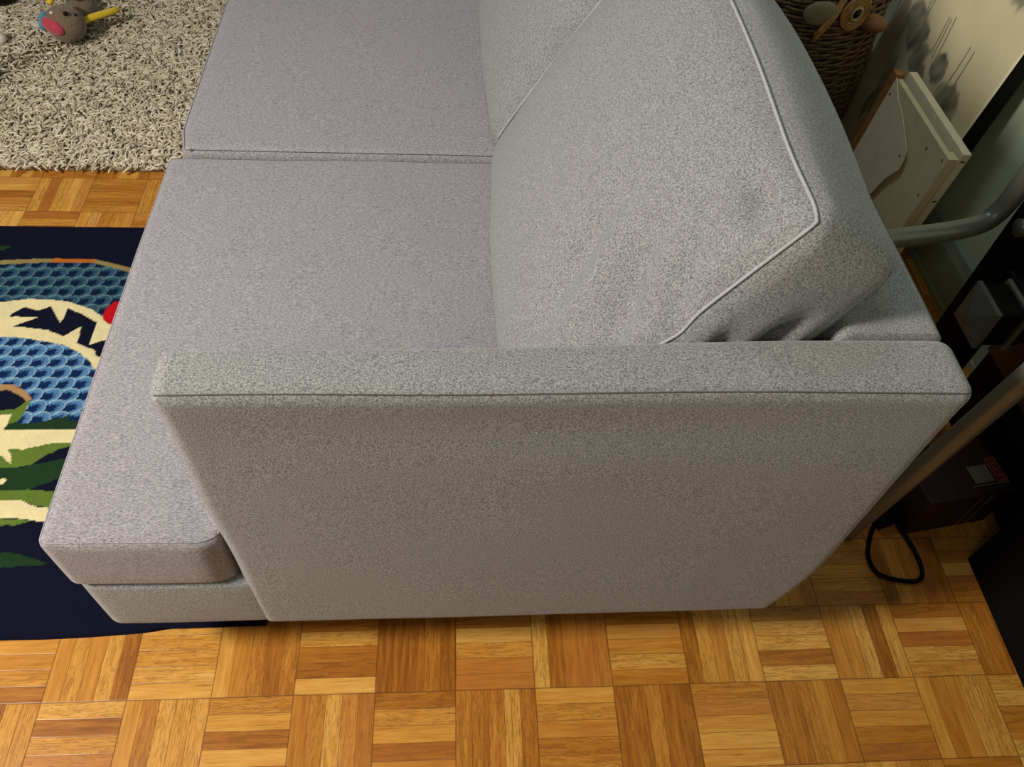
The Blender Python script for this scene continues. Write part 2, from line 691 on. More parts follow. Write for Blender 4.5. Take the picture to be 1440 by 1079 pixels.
WR = [
    # u, h, length, angle, width, depth
    (0.15, 0.27, 0.07, 1.05, 0.020, 0.020), (0.20, 0.25, 0.08, 1.2, 0.018, -0.010), (0.25, 0.24, 0.07, 1.25, 0.020, 0.016),
    (0.125, 0.35, 0.05, 0.9, 0.014, 0.014), (0.155, 0.455, 0.024, 0.3, 0.012, 0.030),
]
bc1 = back_cushion(0.092, 0.785, 1.0, True)
bc2 = back_cushion(0.798, 1.462, 5.0, False)

# ---------------------------------------------------------------- tufted navy rug
RUG_SHAPES = [
    ('scale_a', [(-0.856, 0.906), (-0.678, 0.923), (-0.628, 0.926), (-0.539, 0.926), (-0.497, 0.913), (-0.423, 0.888), (-0.42, 0.828), (-0.419, 0.817), (-0.465, 0.799), (-0.472, 0.784), (-0.473, 0.758), (-0.493, 0.749), (-0.605, 0.783), (-0.672, 0.782), (-0.805, 0.749)]),
    ('tan', [(-0.861, 0.92), (-0.689, 0.937), (-0.633, 0.94), (-0.539, 0.939), (-0.493, 0.925), (-0.419, 0.9), (-0.422, 0.886), (-0.497, 0.913), (-0.539, 0.926), (-0.628, 0.926), (-0.678, 0.923), (-0.856, 0.906)]),
    ('orange', [(-0.633, 0.94), (-0.539, 0.939), (-0.532, 0.925), (-0.538, 0.925), (-0.628, 0.926)]),
    ('scale_b', [(-0.789, 0.701), (-0.636, 0.699), (-0.571, 0.686), (-0.534, 0.677), (-0.5, 0.659), (-0.471, 0.636), (-0.427, 0.61), (-0.428, 0.54), (-0.427, 0.457), (-0.584, 0.459), (-0.564, 0.479), (-0.554, 0.533), (-0.585, 0.565), (-0.747, 0.574)]),
    ('red', [(-0.475, 0.768), (-0.472, 0.752), (-0.463, 0.74), (-0.421, 0.724), (-0.417, 0.738), (-0.425, 0.757), (-0.421, 0.775), (-0.418, 0.814), (-0.461, 0.802), (-0.471, 0.785)]),
    ('cream', [(-0.815, 0.781), (-0.682, 0.803), (-0.645, 0.81), (-0.594, 0.809), (-0.552, 0.801), (-0.503, 0.78), (-0.473, 0.756), (-0.464, 0.74), (-0.421, 0.724), (-0.418, 0.708), (-0.423, 0.642), (-0.453, 0.61), (-0.471, 0.636), (-0.5, 0.659), (-0.534, 0.677), (-0.571, 0.686), (-0.636, 0.699), (-0.789, 0.701)]),
    ('navy', [(-0.671, 0.758), (-0.647, 0.786), (-0.615, 0.777), (-0.59, 0.788), (-0.556, 0.738), (-0.554, 0.784), (-0.515, 0.763), (-0.482, 0.742), (-0.481, 0.678), (-0.421, 0.704), (-0.416, 0.713), (-0.42, 0.643), (-0.46, 0.646), (-0.465, 0.662), (-0.506, 0.681), (-0.511, 0.729), (-0.541, 0.701), (-0.578, 0.719), (-0.619, 0.726), (-0.652, 0.729), (-0.607, 0.757)]),
    ('brown', [(-0.747, 0.572), (-0.602, 0.572), (-0.576, 0.557), (-0.554, 0.537), (-0.554, 0.525), (-0.563, 0.529), (-0.582, 0.545), (-0.604, 0.557), (-0.743, 0.56)]),
    ('navy', [(-0.743, 0.56), (-0.604, 0.557), (-0.582, 0.545), (-0.563, 0.527), (-0.577, 0.51), (-0.722, 0.495)]),
    ('green', [(-0.722, 0.495), (-0.577, 0.51), (-0.563, 0.527), (-0.554, 0.533), (-0.559, 0.491), (-0.564, 0.479), (-0.579, 0.472), (-0.581, 0.497), (-0.718, 0.483)]),
    ('cream', [(-0.717, 0.481), (-0.581, 0.497), (-0.579, 0.472), (-0.584, 0.459), (-0.71, 0.459)]),
    ('dgreen', [(-0.585, 0.461), (-0.577, 0.474), (-0.525, 0.477), (-0.508, 0.481), (-0.475, 0.49), (-0.471, 0.501), (-0.468, 0.482), (-0.425, 0.474), (-0.427, 0.457)]),
    ('green', [(-0.696, 0.417), (-0.533, 0.416), (-0.512, 0.423), (-0.485, 0.43), (-0.425, 0.433), (-0.426, 0.422), (-0.485, 0.403), (-0.507, 0.38), (-0.534, 0.374), (-0.682, 0.372)]),
    ('cream', [(-0.71, 0.461), (-0.425, 0.459), (-0.424, 0.431), (-0.484, 0.428), (-0.511, 0.421), (-0.532, 0.414), (-0.561, 0.415), (-0.549, 0.399), (-0.545, 0.383), (-0.554, 0.388), (-0.564, 0.399), (-0.69, 0.399)]),
    ('dgreen', [(-0.683, 0.376), (-0.522, 0.374), (-0.504, 0.381), (-0.462, 0.391), (-0.425, 0.397), (-0.424, 0.361), (-0.482, 0.332), (-0.496, 0.324), (-0.665, 0.321)]),
    ('navy', [(-0.503, 0.379), (-0.469, 0.414), (-0.423, 0.429), (-0.425, 0.396), (-0.462, 0.39)]),
    ('cream', [(-0.673, 0.347), (-0.542, 0.349), (-0.543, 0.337), (-0.668, 0.331)]),
    ('green', [(-0.665, 0.321), (-0.497, 0.325), (-0.48, 0.325), (-0.427, 0.317), (-0.426, 0.284), (-0.47, 0.29), (-0.496, 0.302), (-0.661, 0.309)]),
    ('cream', [(-0.661, 0.309), (-0.499, 0.302), (-0.469, 0.288), (-0.425, 0.284), (-0.424, 0.254), (-0.474, 0.262), (-0.495, 0.266), (-0.646, 0.265)]),
    ('green', [(-0.646, 0.265), (-0.494, 0.265), (-0.473, 0.26), (-0.494, 0.253), (-0.64, 0.247)]),
    ('dgreen', [(-0.625, 0.198), (-0.476, 0.198), (-0.414, 0.175), (-0.465, 0.172), (-0.615, 0.17)]),
    ('dgreen', [(-0.877, 0.97), (-0.741, 0.981), (-0.733, 0.981), (-0.749, 0.965), (-0.875, 0.963)]),
]


RC = {'navy': (20, 22, 40), 'cream': (236, 222, 170), 'tan': (150, 132, 82), 'orange': (190, 108, 42), 'red': (196, 22, 32),
      'green': (98, 122, 50), 'dgreen': (34, 60, 36), 'brown': (176, 138, 92)}


def inside(poly, x, y):
    c = False
    n = len(poly)
    j = n - 1
    for i in range(n):
        xi, yi = poly[i]
        xj, yj = poly[j]
        if (yi > y) != (yj > y) and x < (xj - xi) * (y - yi) / (yj - yi) + xi:
            c = not c
        j = i
    return c


def scale_col(x, y, kind):
    a = 0.50
    u = (x * math.cos(a) + y * math.sin(a)) / 0.031
    v = (-x * math.sin(a) + y * math.cos(a)) / 0.033
    # overlapping rounded scales, round end towards +u
    iu = math.floor(u)
    for cu in (iu - 1, iu):
        off = 0.5 * (cu % 2)
        dx = u - cu
        dy = (v - off) - math.floor(v - off) - 0.5
        e = math.hypot(max(0.0, dx - 0.80) / 0.55, dy / 0.5)
        if e < 1.0:
            break
    if kind == 'scale_b':
        core, rim, line = (18, 42, 84), (84, 130, 176), (150, 186, 204)
    else:
        core, rim, line = (14, 34, 62), (50, 86, 108), (98, 130, 136)
    jag = 0.10 * math.sin(dy * 34) + 0.04 * math.sin(x * 900)
    t = math.hypot(max(0.0, dx - 0.30) / 1.05, dy / 0.5)
    if e > 0.86 and dx > 0.45:
        return line
    if t + jag > 0.60 and dx > 0.25:
        return rim
    return core


def build_rug():
    x0, x1, y0, y1, s = -0.86, -0.03, 0.052, 1.052, 0.0026
    nx, ny = int((x1 - x0) / s), int((y1 - y0) / s)
    boxes = []
    for c, p in RUG_SHAPES:
        xs, ys = [q[0] for q in p], [q[1] for q in p]
        boxes.append((c, p, min(xs), max(xs), min(ys), max(ys)))

    def colour(x, y):
        wx = x + 0.0012 * noise.noise(Vector((x * 70, y * 70, 0)))
        wy = y + 0.0012 * noise.noise(Vector((x * 70, y * 70, 9)))
        r = 'navy'
        for c, p, a, b, cc, d in boxes:
            if a <= wx <= b and cc <= wy <= d and inside(p, wx, wy):
                r = c
        if r.startswith('scale'):
            return scale_col(wx, wy, r), 1
        return RC[r], (0 if r == 'navy' else 1)
    V, F, C = [], [], []
    for j in range(ny + 1):
        for i in range(nx + 1):
            x = x0 + (x1 - x0) * i / nx
            y = y0 + (y1 - y0) * j / ny
            c, h = colour(x, y)
            z = 0.0085 + 0.0006 * h + 0.0005 * noise.noise(Vector((x * 60, y * 60, 4)))
            yy = y
            if j == 0 or j == ny:
                z -= 0.003
                yy += 0.0025 * noise.noise(Vector((x * 12, j, 0)))
            if j == 0:
                yy += 0.006 * math.sin(x * 5.0) + 0.02 * (x + 0.46) + 0.022 * sstep(-0.3, -0.03, x)
            V.append((x, yy, z))
            C.append(lin(c))
    for j in range(ny):
        for i in range(nx):
            a = j * (nx + 1) + i
            F.append((a, a + 1, a + nx + 2, a + nx + 1))

    def ring(pts):
        n0 = len(V)
        for (x, y, z) in pts:
            V.append((x, y, z))
            C.append(lin(RC['navy']))
        return n0
    # plain remainder left and right, and the turned edge
    for (xa, xb) in ((-1.9, x0), (x1, -0.02)):
        m = 20
        a = ring([(xa + (xb - xa) * i / m, y, z) for (y, z) in ((y0 - 0.001 + (0.04 if xa == x1 else 0), 0.0005), (y0 + 0.003 + (0.04 if xa == x1 else 0), 0.008), (y1 - 0.003, 0.008), (y1 + 0.001, 0.0005)) for i in range(m + 1)])
        for r in range(3):
            for i in range(m):
                q = a + r * (m + 1) + i
                F.append((q, q + 1, q + m + 2, q + m + 1))
    # front and far skirts of the patterned field
    for j, dy in ((0, -0.003), (ny, 0.003)):
        base = j * (nx + 1)
        n0 = ring([(V[base + i][0], V[base + i][1] + dy, 0.0004) for i in range(nx + 1)])
        for i in range(nx):
            q = (base + i, base + i + 1, n0 + i + 1, n0 + i)
            F.append(tuple(reversed(q)) if j == 0 else q)
    m, nt, b = new_mat('tufted_wool')
    k = N(nt)
    at = k.node('ShaderNodeAttribute', attribute_name='pattern')
    tc = k.node('ShaderNodeTexCoord')
    f = k.noise(tc.outputs['Object'], 420, 2, 0.6)
    g = k.noise(tc.outputs['Object'], 30, 3, 0.6)
    c = k.mixc(0.35, at.outputs['Color'], k.ramp(k.math('ADD', k.math('MULTIPLY', f, 0.6), k.math('MULTIPLY', g, 0.4)), [(0.3, (0.3, 0.3, 0.3, 1)), (0.7, (1, 1, 1, 1))]), 'MULTIPLY')
    k.link(c, b.inputs['Base Color'])
    b.inputs['Roughness'].default_value = 1.0
    b.inputs['Specular IOR Level'].default_value = 0.05
    k.bump(f, 0.7, 0.002, b)
    o = mesh_obj('patterned_rug', V, F, m, None)
    at_ = o.data.color_attributes.new('pattern', 'FLOAT_COLOR', 'POINT')
    flat = [v for c in C for v in c]
    at_.data.foreach_set('color', flat)
    return o


rug = tag(build_rug(), 'navy tufted rug with blue scales, cream claw shapes and green leaves beside sofa', 'rug')

# ---------------------------------------------------------------- cream shag rug
shag = thing('shag_rug', 'cream shag rug with long loopy pile at upper left of floor', 'rug', (-0.8, 1.9, 0))


def shag_h(x, y):
    # a soft fold rises across the far left of the rug
    d = ((y - 1.655) - (x + 0.97) * 1.45) / 1.76
    return 0.034 * sstep(-0.03, 0.03, d) * sstep(-0.62, -0.82, x) + 0.006 * noise.noise(Vector((x * 9, y * 9, 0)))


SHB = plain('shag_backing', (150, 138, 110), 1.0, 0, 0.2, 120)
mb = MB()
nx, ny = 60, 60
X0, X1, Y0, Y1 = -1.36, -0.16, 1.272, 2.36
vs = [(X0 + (X1 - X0) * i / nx, Y0 + (Y1 - Y0) * j / ny, 0.010 + max(0, shag_h(X0 + (X1 - X0) * i / nx, Y0 + (Y1 - Y0) * j / ny))) for j in range(ny + 1) for i in range(nx + 1)]
nb = len(vs)
vs += [(v[0], v[1], 0.0003) for v in vs]
fs = []
for j in range(ny):
    for i in range(nx):
        a = j * (nx + 1) + i
        fs.append((a, a + 1, a + nx + 2, a + nx + 1))
        fs.append((a + nb + nx + 1, a + nb + nx + 2, a + nb + 1, a + nb))
for i in range(nx):
    a = i
    fs.append((a, a + nb, a + 1 + nb, a + 1))
    a = ny * (nx + 1) + i
    fs.append((a + 1, a + 1 + nb, a + nb, a))
for j in range(ny):
    a = j * (nx + 1)
    b_ = (j + 1) * (nx + 1)
    fs.append((b_, b_ + nb, a + nb, a))
    a += nx
    b_ += nx
    fs.append((a, a + nb, b_ + nb, b_))
mb.add(vs, fs)
mb.build('rug_backing', SHB, shag)


def pile():
    m, nt, b = new_mat('shag_yarn')
    k = N(nt)
    at = k.node('ShaderNodeAttribute', attribute_name='yarn')
    k.link(k.ramp(at.outputs['Fac'], [(0, lin((176, 164, 140))), (0.5, lin((208, 197, 172))), (1, lin((234, 226, 206)))]), b.inputs['Base Color'])
    b.inputs['Roughness'].default_value = 0.9
    b.inputs['Specular IOR Level'].default_value = 0.1
    rnd = random.Random(3)
    V, F, C = [], [], []
    n = 24000
    for q in range(n):
        x = -1.34 + 1.16 * rnd.random()
        y = Y0 - 0.004 + 1.08 * rnd.random() ** 1.03
        z = 0.010 + max(0, shag_h(x, y))
        a = rnd.random() * 6.283
        L = 0.022 + 0.016 * rnd.random()
        lean = 0.35 + 0.9 * rnd.random()
        dz = L * math.cos(lean)
        dr = L * math.sin(lean)
        curl = (rnd.random() - 0.5) * 3.4
        r = 0.0024 + 0.0013 * rnd.random()
        col = rnd.random()
        p = Vector((x, y, z))
        base = len(V)
        seg = 4
        dirn = Vector((math.cos(a), math.sin(a), 0))
        for i in range(seg + 1):
            t = i / seg
            if i:
                ang = a + curl * t
                st = L / seg
                el = 1.25 - (0.8 + lean) * t
                p = p + Vector((math.cos(ang) * math.cos(el), math.sin(ang) * math.cos(el), math.sin(el))) * st
                dirn = Vector((math.cos(ang), math.sin(ang), 0))
            if p.z < 0.004:
                p.z = 0.004
            sd = Vector((-dirn.y, dirn.x, 0))
            rr = r * (1.0 if i < seg else 0.6)
            V += [tuple(p + sd * rr), tuple(p + Vector((0, 0, 1)) * rr + dirn * rr * -0.3), tuple(p - sd * rr)]
            C += [col] * 3
            if i:
                c = base + 3 * (i - 1)
                for (u, w) in ((0, 1), (1, 2), (2, 0)):
                    F.append((c + u, c + w, c + 3 + w, c + 3 + u))
        F.append((base + 3 * seg, base + 3 * seg + 1, base + 3 * seg + 2))
    o = mesh_obj('pile', V, F, m, shag)
    o['kind'] = 'stuff'
    at_ = o.data.attributes.new('yarn', 'FLOAT', 'POINT')
    at_.data.foreach_set('value', C)


pile()


# ---------------------------------------------------------------- plush toy
def fuzz(name, rgb):
    m, nt, b = new_mat(name)
    k = N(nt)
    tc = k.node('ShaderNodeTexCoord')
    f = k.noise(tc.outputs['Object'], 160, 3, 0.6)
    a = lin(rgb)
    k.link(k.ramp(f, [(0.3, tuple(v * 0.6 for v in a[:3]) + (1,)), (0.7, a)]), b.inputs['Base Color'])
    b.inputs['Roughness'].default_value = 1
    b.inputs['Sheen Weight'].default_value = 0.3
    k.bump(f, 0.8, 0.004, b)
    return m


TBR, TRD, TYL, TBL = fuzz('brown_plush', (136, 116, 92)), fuzz('red_felt', (214, 72, 92)), fuzz('yellow_felt', (250, 214, 40)), fuzz('blue_felt', (92, 176, 204))
toy = thing('plush_toy', 'brown plush toy with red mouth, blue ear and yellow legs on shag rug', 'toy', (-0.85, 1.93, 0.03))
mb = MB()
toy.location = (-0.85, 1.93, 0.03)
lump = lambda d: 1 + 0.06 * noise.noise(d * 3.2)
mb.ell((-0.853, 1.878, 0.092), (0.053, 0.058, 0.050), 40, 24, lump)
mb.ell((-0.845, 1.985, 0.078), (0.042, 0.075, 0.038), 28, 18, lump)
mb.build('body', TBR, toy)
mb = MB()
M = Matrix.Rotation(math.radians(-38), 4, 'Z') @ Matrix.Rotation(math.radians(28), 4, 'X')
mb.ell((-0.873, 1.838, 0.103), (0.042, 0.020, 0.026), 24, 14, None, M)
mb.build('mouth', TRD, toy)
mb = MB()
mb.ell((-0.918, 1.895, 0.088), (0.014, 0.036, 0.022), 18, 12)
mb.build('ear', TBL, toy)
for pts in ([(-0.815, 1.905, 0.085), (-0.795, 1.925, 0.086), (-0.765, 1.955, 0.084), (-0.742, 1.985, 0.08)],
            [(-0.90, 1.92, 0.125), (-0.885, 1.935, 0.145), (-0.862, 1.94, 0.150), (-0.838, 1.945, 0.138)]):
    mb = MB()
    c = crv(pts, 6)
    mb.tube(c, [0.0085 + 0.0015 * math.sin(i / len(c) * 3.14) for i in range(len(c))], 14)
    mb.ell(c[-1], (0.009, 0.009, 0.009), 14, 8)
    mb.build('leg', TYL, toy)
mb = MB()
mb.ell((-0.868, 1.848, 0.137), (0.005, 0.005, 0.004), 12, 8)
mb.build('eye', plain('ivory_eye', (235, 222, 205), 0.3), toy)
mb = MB()
mb.ell((-0.829, 1.848, 0.136), (0.007, 0.006, 0.006), 12, 8)
mb.ell((-0.812, 1.866, 0.124), (0.004, 0.004, 0.004), 12, 8)
mb.build('nose', plain('black_eye', (20, 16, 14), 0.3), toy)
toy.location = (-0.822, 1.890, 0.026)

mb = MB()
mb.ell((-1.012, 1.772, 0.072), (0.034, 0.026, 0.022), 24, 14, lambda d: 1 + 0.08 * d.x)
tag(mb.build('pebble', plain('white_stone', (232, 222, 210), 0.5), None), 'smooth white oval object lying on shag rug at left edge', 'ornament')

mb = MB()
bag = Soft((-1.40, 1.965, 0.060), (-1.03, 2.25, 0.135), 0.03, (0.01, 0.01, 0.015),
           lambda v: Vector((v.x + 0.25 * (v.y - 1.965), v.y + 0.010 * noise.noise(v * 9), v.z + 0.008 * noise.noise(v * 12))))
bb_ = thing('black_bag', 'slouchy black bag on shag rug behind white oval object', 'bag', (-1.2, 2.15, 0.03))
bag.build('body', plain('black_nylon', (24, 23, 22), 0.55, 0, 0.2, 60, 0.001), bb_, 0.02)
mb = MB()
mb.tube(crv([(-1.28, 2.02, 0.12), (-1.2, 2.0, 0.16), (-1.1, 2.01, 0.155), (-1.02, 2.05, 0.12)], 8), 0.008, 10)
mb.build('strap', plain('black_webbing', (34, 32, 30), 0.7), bb_)


# ---------------------------------------------------------------- owl basket
def wicker(name, c1, c2):
    m, nt, b = new_mat(name)
    k = N(nt)
    tc = k.node('ShaderNodeTexCoord')
    f = k.noise(tc.outputs['Object'], 70, 4, 0.6)
    k.link(k.ramp(f, [(0.3, lin(c1)), (0.7, lin(c2))]), b.inputs['Base Color'])
    b.inputs['Roughness'].default_value = 0.45
    return m


WK = wicker('dark_wicker', (46, 31, 17), (104, 76, 42))
WK2 = wicker('light_wicker', (120, 84, 42), (176, 132, 72))
owl = thing('wicker_owl_basket', 'dark woven wicker basket shaped like an owl with round eye and tan beak', 'basket', (1.105, 1.42, 0))
OC = Vector((1.112, 1.43, 0))


def owl_r(z):
    pts = [(0, 0.17), (0.08, 0.205), (0.2, 0.222), (0.32, 0.222), (0.40, 0.214), (0.48, 0.212), (0.56, 0.185), (0.62, 0.12), (0.655, 0.03)]
    for (a, ra), (b, rb) in zip(pts, pts[1:]):
        if a <= z <= b:
            t = (z - a) / (b - a)
            t = t * t * (3 - 2 * t)
            return ra + (rb - ra) * t
    return pts[-1][1]


mb = MB()
rows = 80
NS = 30
for k_ in range(rows):
    z = 0.006 + 0.0081 * k_
    r = owl_r(z)
    pts = []
    for i in range(NS * 4):
        a = 2 * math.pi * i / (NS * 4)
        w = 0.0035 * math.cos(a * NS / 2 + math.pi * (k_ % 2))
        rr = r + w
        pts.append((OC.x + rr * math.cos(a), OC.y + rr * math.sin(a), z + 0.0015 * math.sin(a * 7 + k_)))
    pts.append(pts[0])
    mb.tube(pts, 0.0042, 6, False)
mb.build('woven_body', WK, owl)
mb = MB()
for i in range(NS):
    a = 2 * math.pi * (i + 0.5) / NS
    mb.tube([(OC.x + owl_r(z) * math.cos(a), OC.y + owl_r(z) * math.sin(a), z) for z in [0.01 + 0.03 * q for q in range(22)]], 0.003, 6)
mb.build('stakes', WK, owl)


def owl_at(ang, z, off=0.0):
    r = owl_r(z) + off
    return Vector((OC.x + r * math.cos(ang), OC.y + r * math.sin(ang), z)), Vector((math.cos(ang), math.sin(ang), 0))


def disc_ring(c, nrm, R, r, n=28, squash=1.0):
    up = Vector((0, 0, 1))
    sd = up.cross(nrm).normalized()
    return [c + sd * (R * math.cos(2 * math.pi * i / n)) + up * (R * squash * math.sin(2 * math.pi * i / n)) for i in range(n + 1)]


for ang, z in ((math.radians(-72), 0.500), (math.radians(-18), 0.500)):
    c, nr = owl_at(ang, z, 0.008)
    mb = MB()
    mb.tube(disc_ring(c + nr * 0.004, nr, 0.0135, 0.003), 0.0036, 8, False)
    e = mb.build('eye_ring', plain('pale_cane', (160, 146, 112), 0.5), owl)
    mb = MB()
    mb.ell(c + nr * 0.002, (0.009, 0.009, 0.009), 16, 10)
    mb.build('pupil', plain('dark_bead', (26, 14, 8), 0.25), e)
    mb = MB()
    for q in range(4):
        mb.tube(disc_ring(c, nr, 0.018 + 0.006 * q, 0.003), 0.0036, 8, False)
    mb.build('eye_disc', WK2, owl)
# beak
c, nr = owl_at(math.radians(-56), 0.466, 0.004)
mb = MB()
M = Matrix.Rotation(math.radians(-45), 4, 'Z')
mb.ell(c + nr * 0.012 + Vector((0, 0, 0.0)), (0.034, 0.024, 0.019), 24, 16, lambda d: 1.0 + 0.2 * d.z - 0.15 * d.x, M)
mb.build('beak', plain('tan_leather_beak', (132, 88, 52), 0.7), owl)
# brow
mb = MB()
for s in range(3):
    a0, a1 = math.radians(-94), math.radians(-80)
    pts = []
    for q in range(9):
        t = q / 8
        p, nn = owl_at(a0 + (a1 - a0) * t, 0.44 + 0.09 * t + 0.008 * s, 0.010)
        pts.append(p)
    mb.tube(pts, 0.0042, 8)
mb.build('brow', WK2, owl)
c, nr = owl_at(math.radians(-94), 0.50, 0.006)
mb = MB()
M = Matrix.Rotation(math.radians(-94), 4, 'Z')
mb.ell(c, (0.008, 0.040, 0.028), 24, 12, None, M)
mb.build('face_patch', plain('pale_grey_leather', (128, 118, 92), 0.45), owl)


# ---------------------------------------------------------------- ink painting leaning on the wall
def grid_obj(name, fx, nu, nv, colfn, mat, parent):
    V, F, C = [], [], []
    for j in range(nv + 1):
        for i in range(nu + 1):
            u, v = i / nu, j / nv
            V.append(fx(u, v))
            C.append(lin(colfn(u, v)))
    for j in range(nv):
        for i in range(nu):
            a = j * (nu + 1) + i
            F.append((a, a + 1, a + nu + 2, a + nu + 1))
    o = mesh_obj(name, V, F, mat, parent)
    a_ = o.data.color_attributes.new('pattern', 'FLOAT_COLOR', 'POINT')
    a_.data.foreach_set('color', [q for c in C for q in c])
    return o


def vmat(name, rough=0.6):
    m, nt, b = new_mat(name)
    k = N(nt)
    at = k.node('ShaderNodeAttribute', attribute_name='pattern')
    k.link(at.outputs['Color'], b.inputs['Base Color'])
    b.inputs['Roughness'].default_value = rough
    return m


PY0, PY1, PZ0, PZ1 = 0.943, 1.415, 0.012, 0.80
px = lambda z: 1.330 + 0.12 * z
paint = thing('ink_painting', 'large cream ink painting of grey lotus pods with black edges leaning on wall', 'painting', (1.36, 1.18, 0))
mb = MB()
for (a, b_) in (((PY0 - 0.004), PY0 + 0.03), (PY1 - 0.03, PY1 + 0.004)):
    mb.add([(px(PZ0) + 0.0015, a, PZ0), (px(PZ1) + 0.0015, a, PZ1), (px(PZ1) + 0.032, a, PZ1), (px(PZ0) + 0.04, a, PZ0),
            (px(PZ0) + 0.0015, b_, PZ0), (px(PZ1) + 0.0015, b_, PZ1), (px(PZ1) + 0.032, b_, PZ1), (px(PZ0) + 0.04, b_, PZ0)],
           [(0, 1, 2, 3), (7, 6, 5, 4), (0, 4, 5, 1), (1, 5, 6, 2), (2, 6, 7, 3), (3, 7, 4, 0)])
for (z0, z1) in ((PZ0, PZ0 + 0.03), (PZ1 - 0.03, PZ1)):
    a, b_ = PY0 - 0.004, PY1 + 0.004
    mb.add([(px(z0) + 0.0016, a, z0), (px(z1) + 0.0016, a, z1), (px(z1) + 0.033, a, z1), (px(z0) + 0.037, a, z0),
            (px(z0) + 0.0016, b_, z0), (px(z1) + 0.0016, b_, z1), (px(z1) + 0.033, b_, z1), (px(z0) + 0.037, b_, z0)],
           [(0, 1, 2, 3), (7, 6, 5, 4), (0, 4, 5, 1), (1, 5, 6, 2), (2, 6, 7, 3), (3, 7, 4, 0)])
mb.build('frame', plain('black_frame', (14, 13, 12), 0.6), paint, False)

# pods: centre y, z, radius y, radius z, angle, darkness
PODS = [(1.325, 0.450, 0.040, 0.030, 0.2, 0.85), (1.285, 0.425, 0.036, 0.035, 0.0, 0.9), (1.235, 0.392, 0.026, 0.034, 0.4, 0.8), (1.205, 0.372, 0.030, 0.022, 0.3, 0.75),
        (1.150, 0.420, 0.026, 0.026, 0.0, 0.85), (1.345, 0.405, 0.010, 0.030, 0.3, 0.6), (1.060, 0.385, 0.040, 0.036, 0.0, 0.8), (1.035, 0.362, 0.022, 0.03, 0.2, 0.7),
        (1.305, 0.285, 0.018, 0.060, -0.15, 0.75), (1.318, 0.215, 0.008, 0.035, 0.0, 0.9), (1.285, 0.225, 0.008, 0.025, 0.1, 0.8),
        (1.20, 0.62, 0.05, 0.035, 0.1, 0.7), (1.05, 0.66, 0.035, 0.04, 0.0, 0.7)]
STEMS = [((1.213, 0.503), (1.200, 0.425)), ((1.203, 0.505), (1.188, 0.42)), ((1.191, 0.514), (1.172, 0.425)), ((1.091, 0.500), (1.091, 0.405)), ((1.072, 0.500), (1.067, 0.415)),
         ((1.312, 0.52), (1.300, 0.47)), ((1.296, 0.53), (1.290, 0.47))]
WASH = [(1.33, 0.36, 0.09, 0.10, 0.35), (1.20, 0.33, 0.10, 0.06, 0.12), (1.30, 0.20, 0.10, 0.10, 0.18), (1.02, 0.52, 0.08, 0.05, 0.08)]


def segd(p, a, b):
    ax, ay = a
    bx, by = b
    dx, dy = bx - ax, by - ay
    t = max(0, min(1, ((p[0] - ax) * dx + (p[1] - ay) * dy) / (dx * dx + dy * dy)))
    return math.hypot(p[0] - ax - t * dx, p[1] - ay - t * dy)


def paint_col(u, v):
    y, z = PY0 + (PY1 - PY0) * u, PZ0 + (PZ1 - PZ0) * v
    n = noise.noise(Vector((y * 16, z * 16, 0)))
    n2 = noise.noise(Vector((y * 70, z * 35, 3)))
    base = [222 + 6 * n, 211 + 6 * n, 170 + 7 * n]
    if min(y - PY0, PY1 - y, z - PZ0, PZ1 - z) < 0.007:
        return (236, 228, 192)
    k = 0.0
    for cy, cz, ry, rz, w in WASH:
        k = max(k, w * math.exp(-((y - cy) / ry) ** 2 - ((z - cz) / rz) ** 2))
    for cy, cz, ry, rz, an, dk in PODS:
        dy, dz = y - cy, z - cz
        a = (dy * math.cos(an) + dz * math.sin(an)) / ry
        b = (-dy * math.sin(an) + dz * math.cos(an)) / rz
        r = 0.70 * math.hypot(a, b) + 0.22 * n2 + 0.25 * n
        if r < 1:
            e = sstep(1.0, 0.66, r)
            shade = dk * (0.70 + 0.45 * noise.noise(Vector((y * 48 + z * 12, z * 30, 8))))
            k = max(k, e * shade)
    for a, b in STEMS:
        d = segd((y + 0.002 * n, z), a, b)
        if d < 0.0028:
            k = max(k, 0.6 * sstep(0.0028, 0.0012, d))
    k = min(0.92, k)
    return tuple(base[i] * (1 - k) + (72, 74, 66)[i] * k for i in range(3))


grid_obj('picture', lambda u, v: (px(PZ0 + (PZ1 - PZ0) * v), PY0 + (PY1 - PY0) * u, PZ0 + (PZ1 - PZ0) * v), 220, 340, paint_col, vmat('painted_paper', 0.55), paint)
po = paint.children[-1]
po.data.flip_normals() if hasattr(po.data, 'flip_normals') else None

# ---------------------------------------------------------------- small canvases in front of it
CANV = plain('raw_canvas', (208, 196, 158), 0.8, 0, 0.06, 30)
CAN2 = plain('white_gesso', (222, 212, 178), 0.8, 0, 0.05, 30)
BWD = plain('raw_pine', (140, 98, 52), 0.7, 0, 0.2, 50)
BLK = plain('black_metal', (9, 9, 8), 0.6)
STP = plain('staple_steel', (60, 56, 50), 0.4, 0.6)


def slab(mb, x_of, t, y0, y1, z0, z1, yt=0.0):
    """leaning board; yt shifts y with height"""
    vs = []
    for x_add in (0, t):
        for (y, z) in ((y0, z0), (y1, z0), (y1, z1), (y0, z1)):
            vs.append((x_of(z) + x_add, y, z))
    mb.add(vs, [(3, 2, 1, 0), (4, 5, 6, 7), (0, 1, 5, 4), (1, 2, 6, 5), (2, 3, 7, 6), (3, 0, 4, 7)])


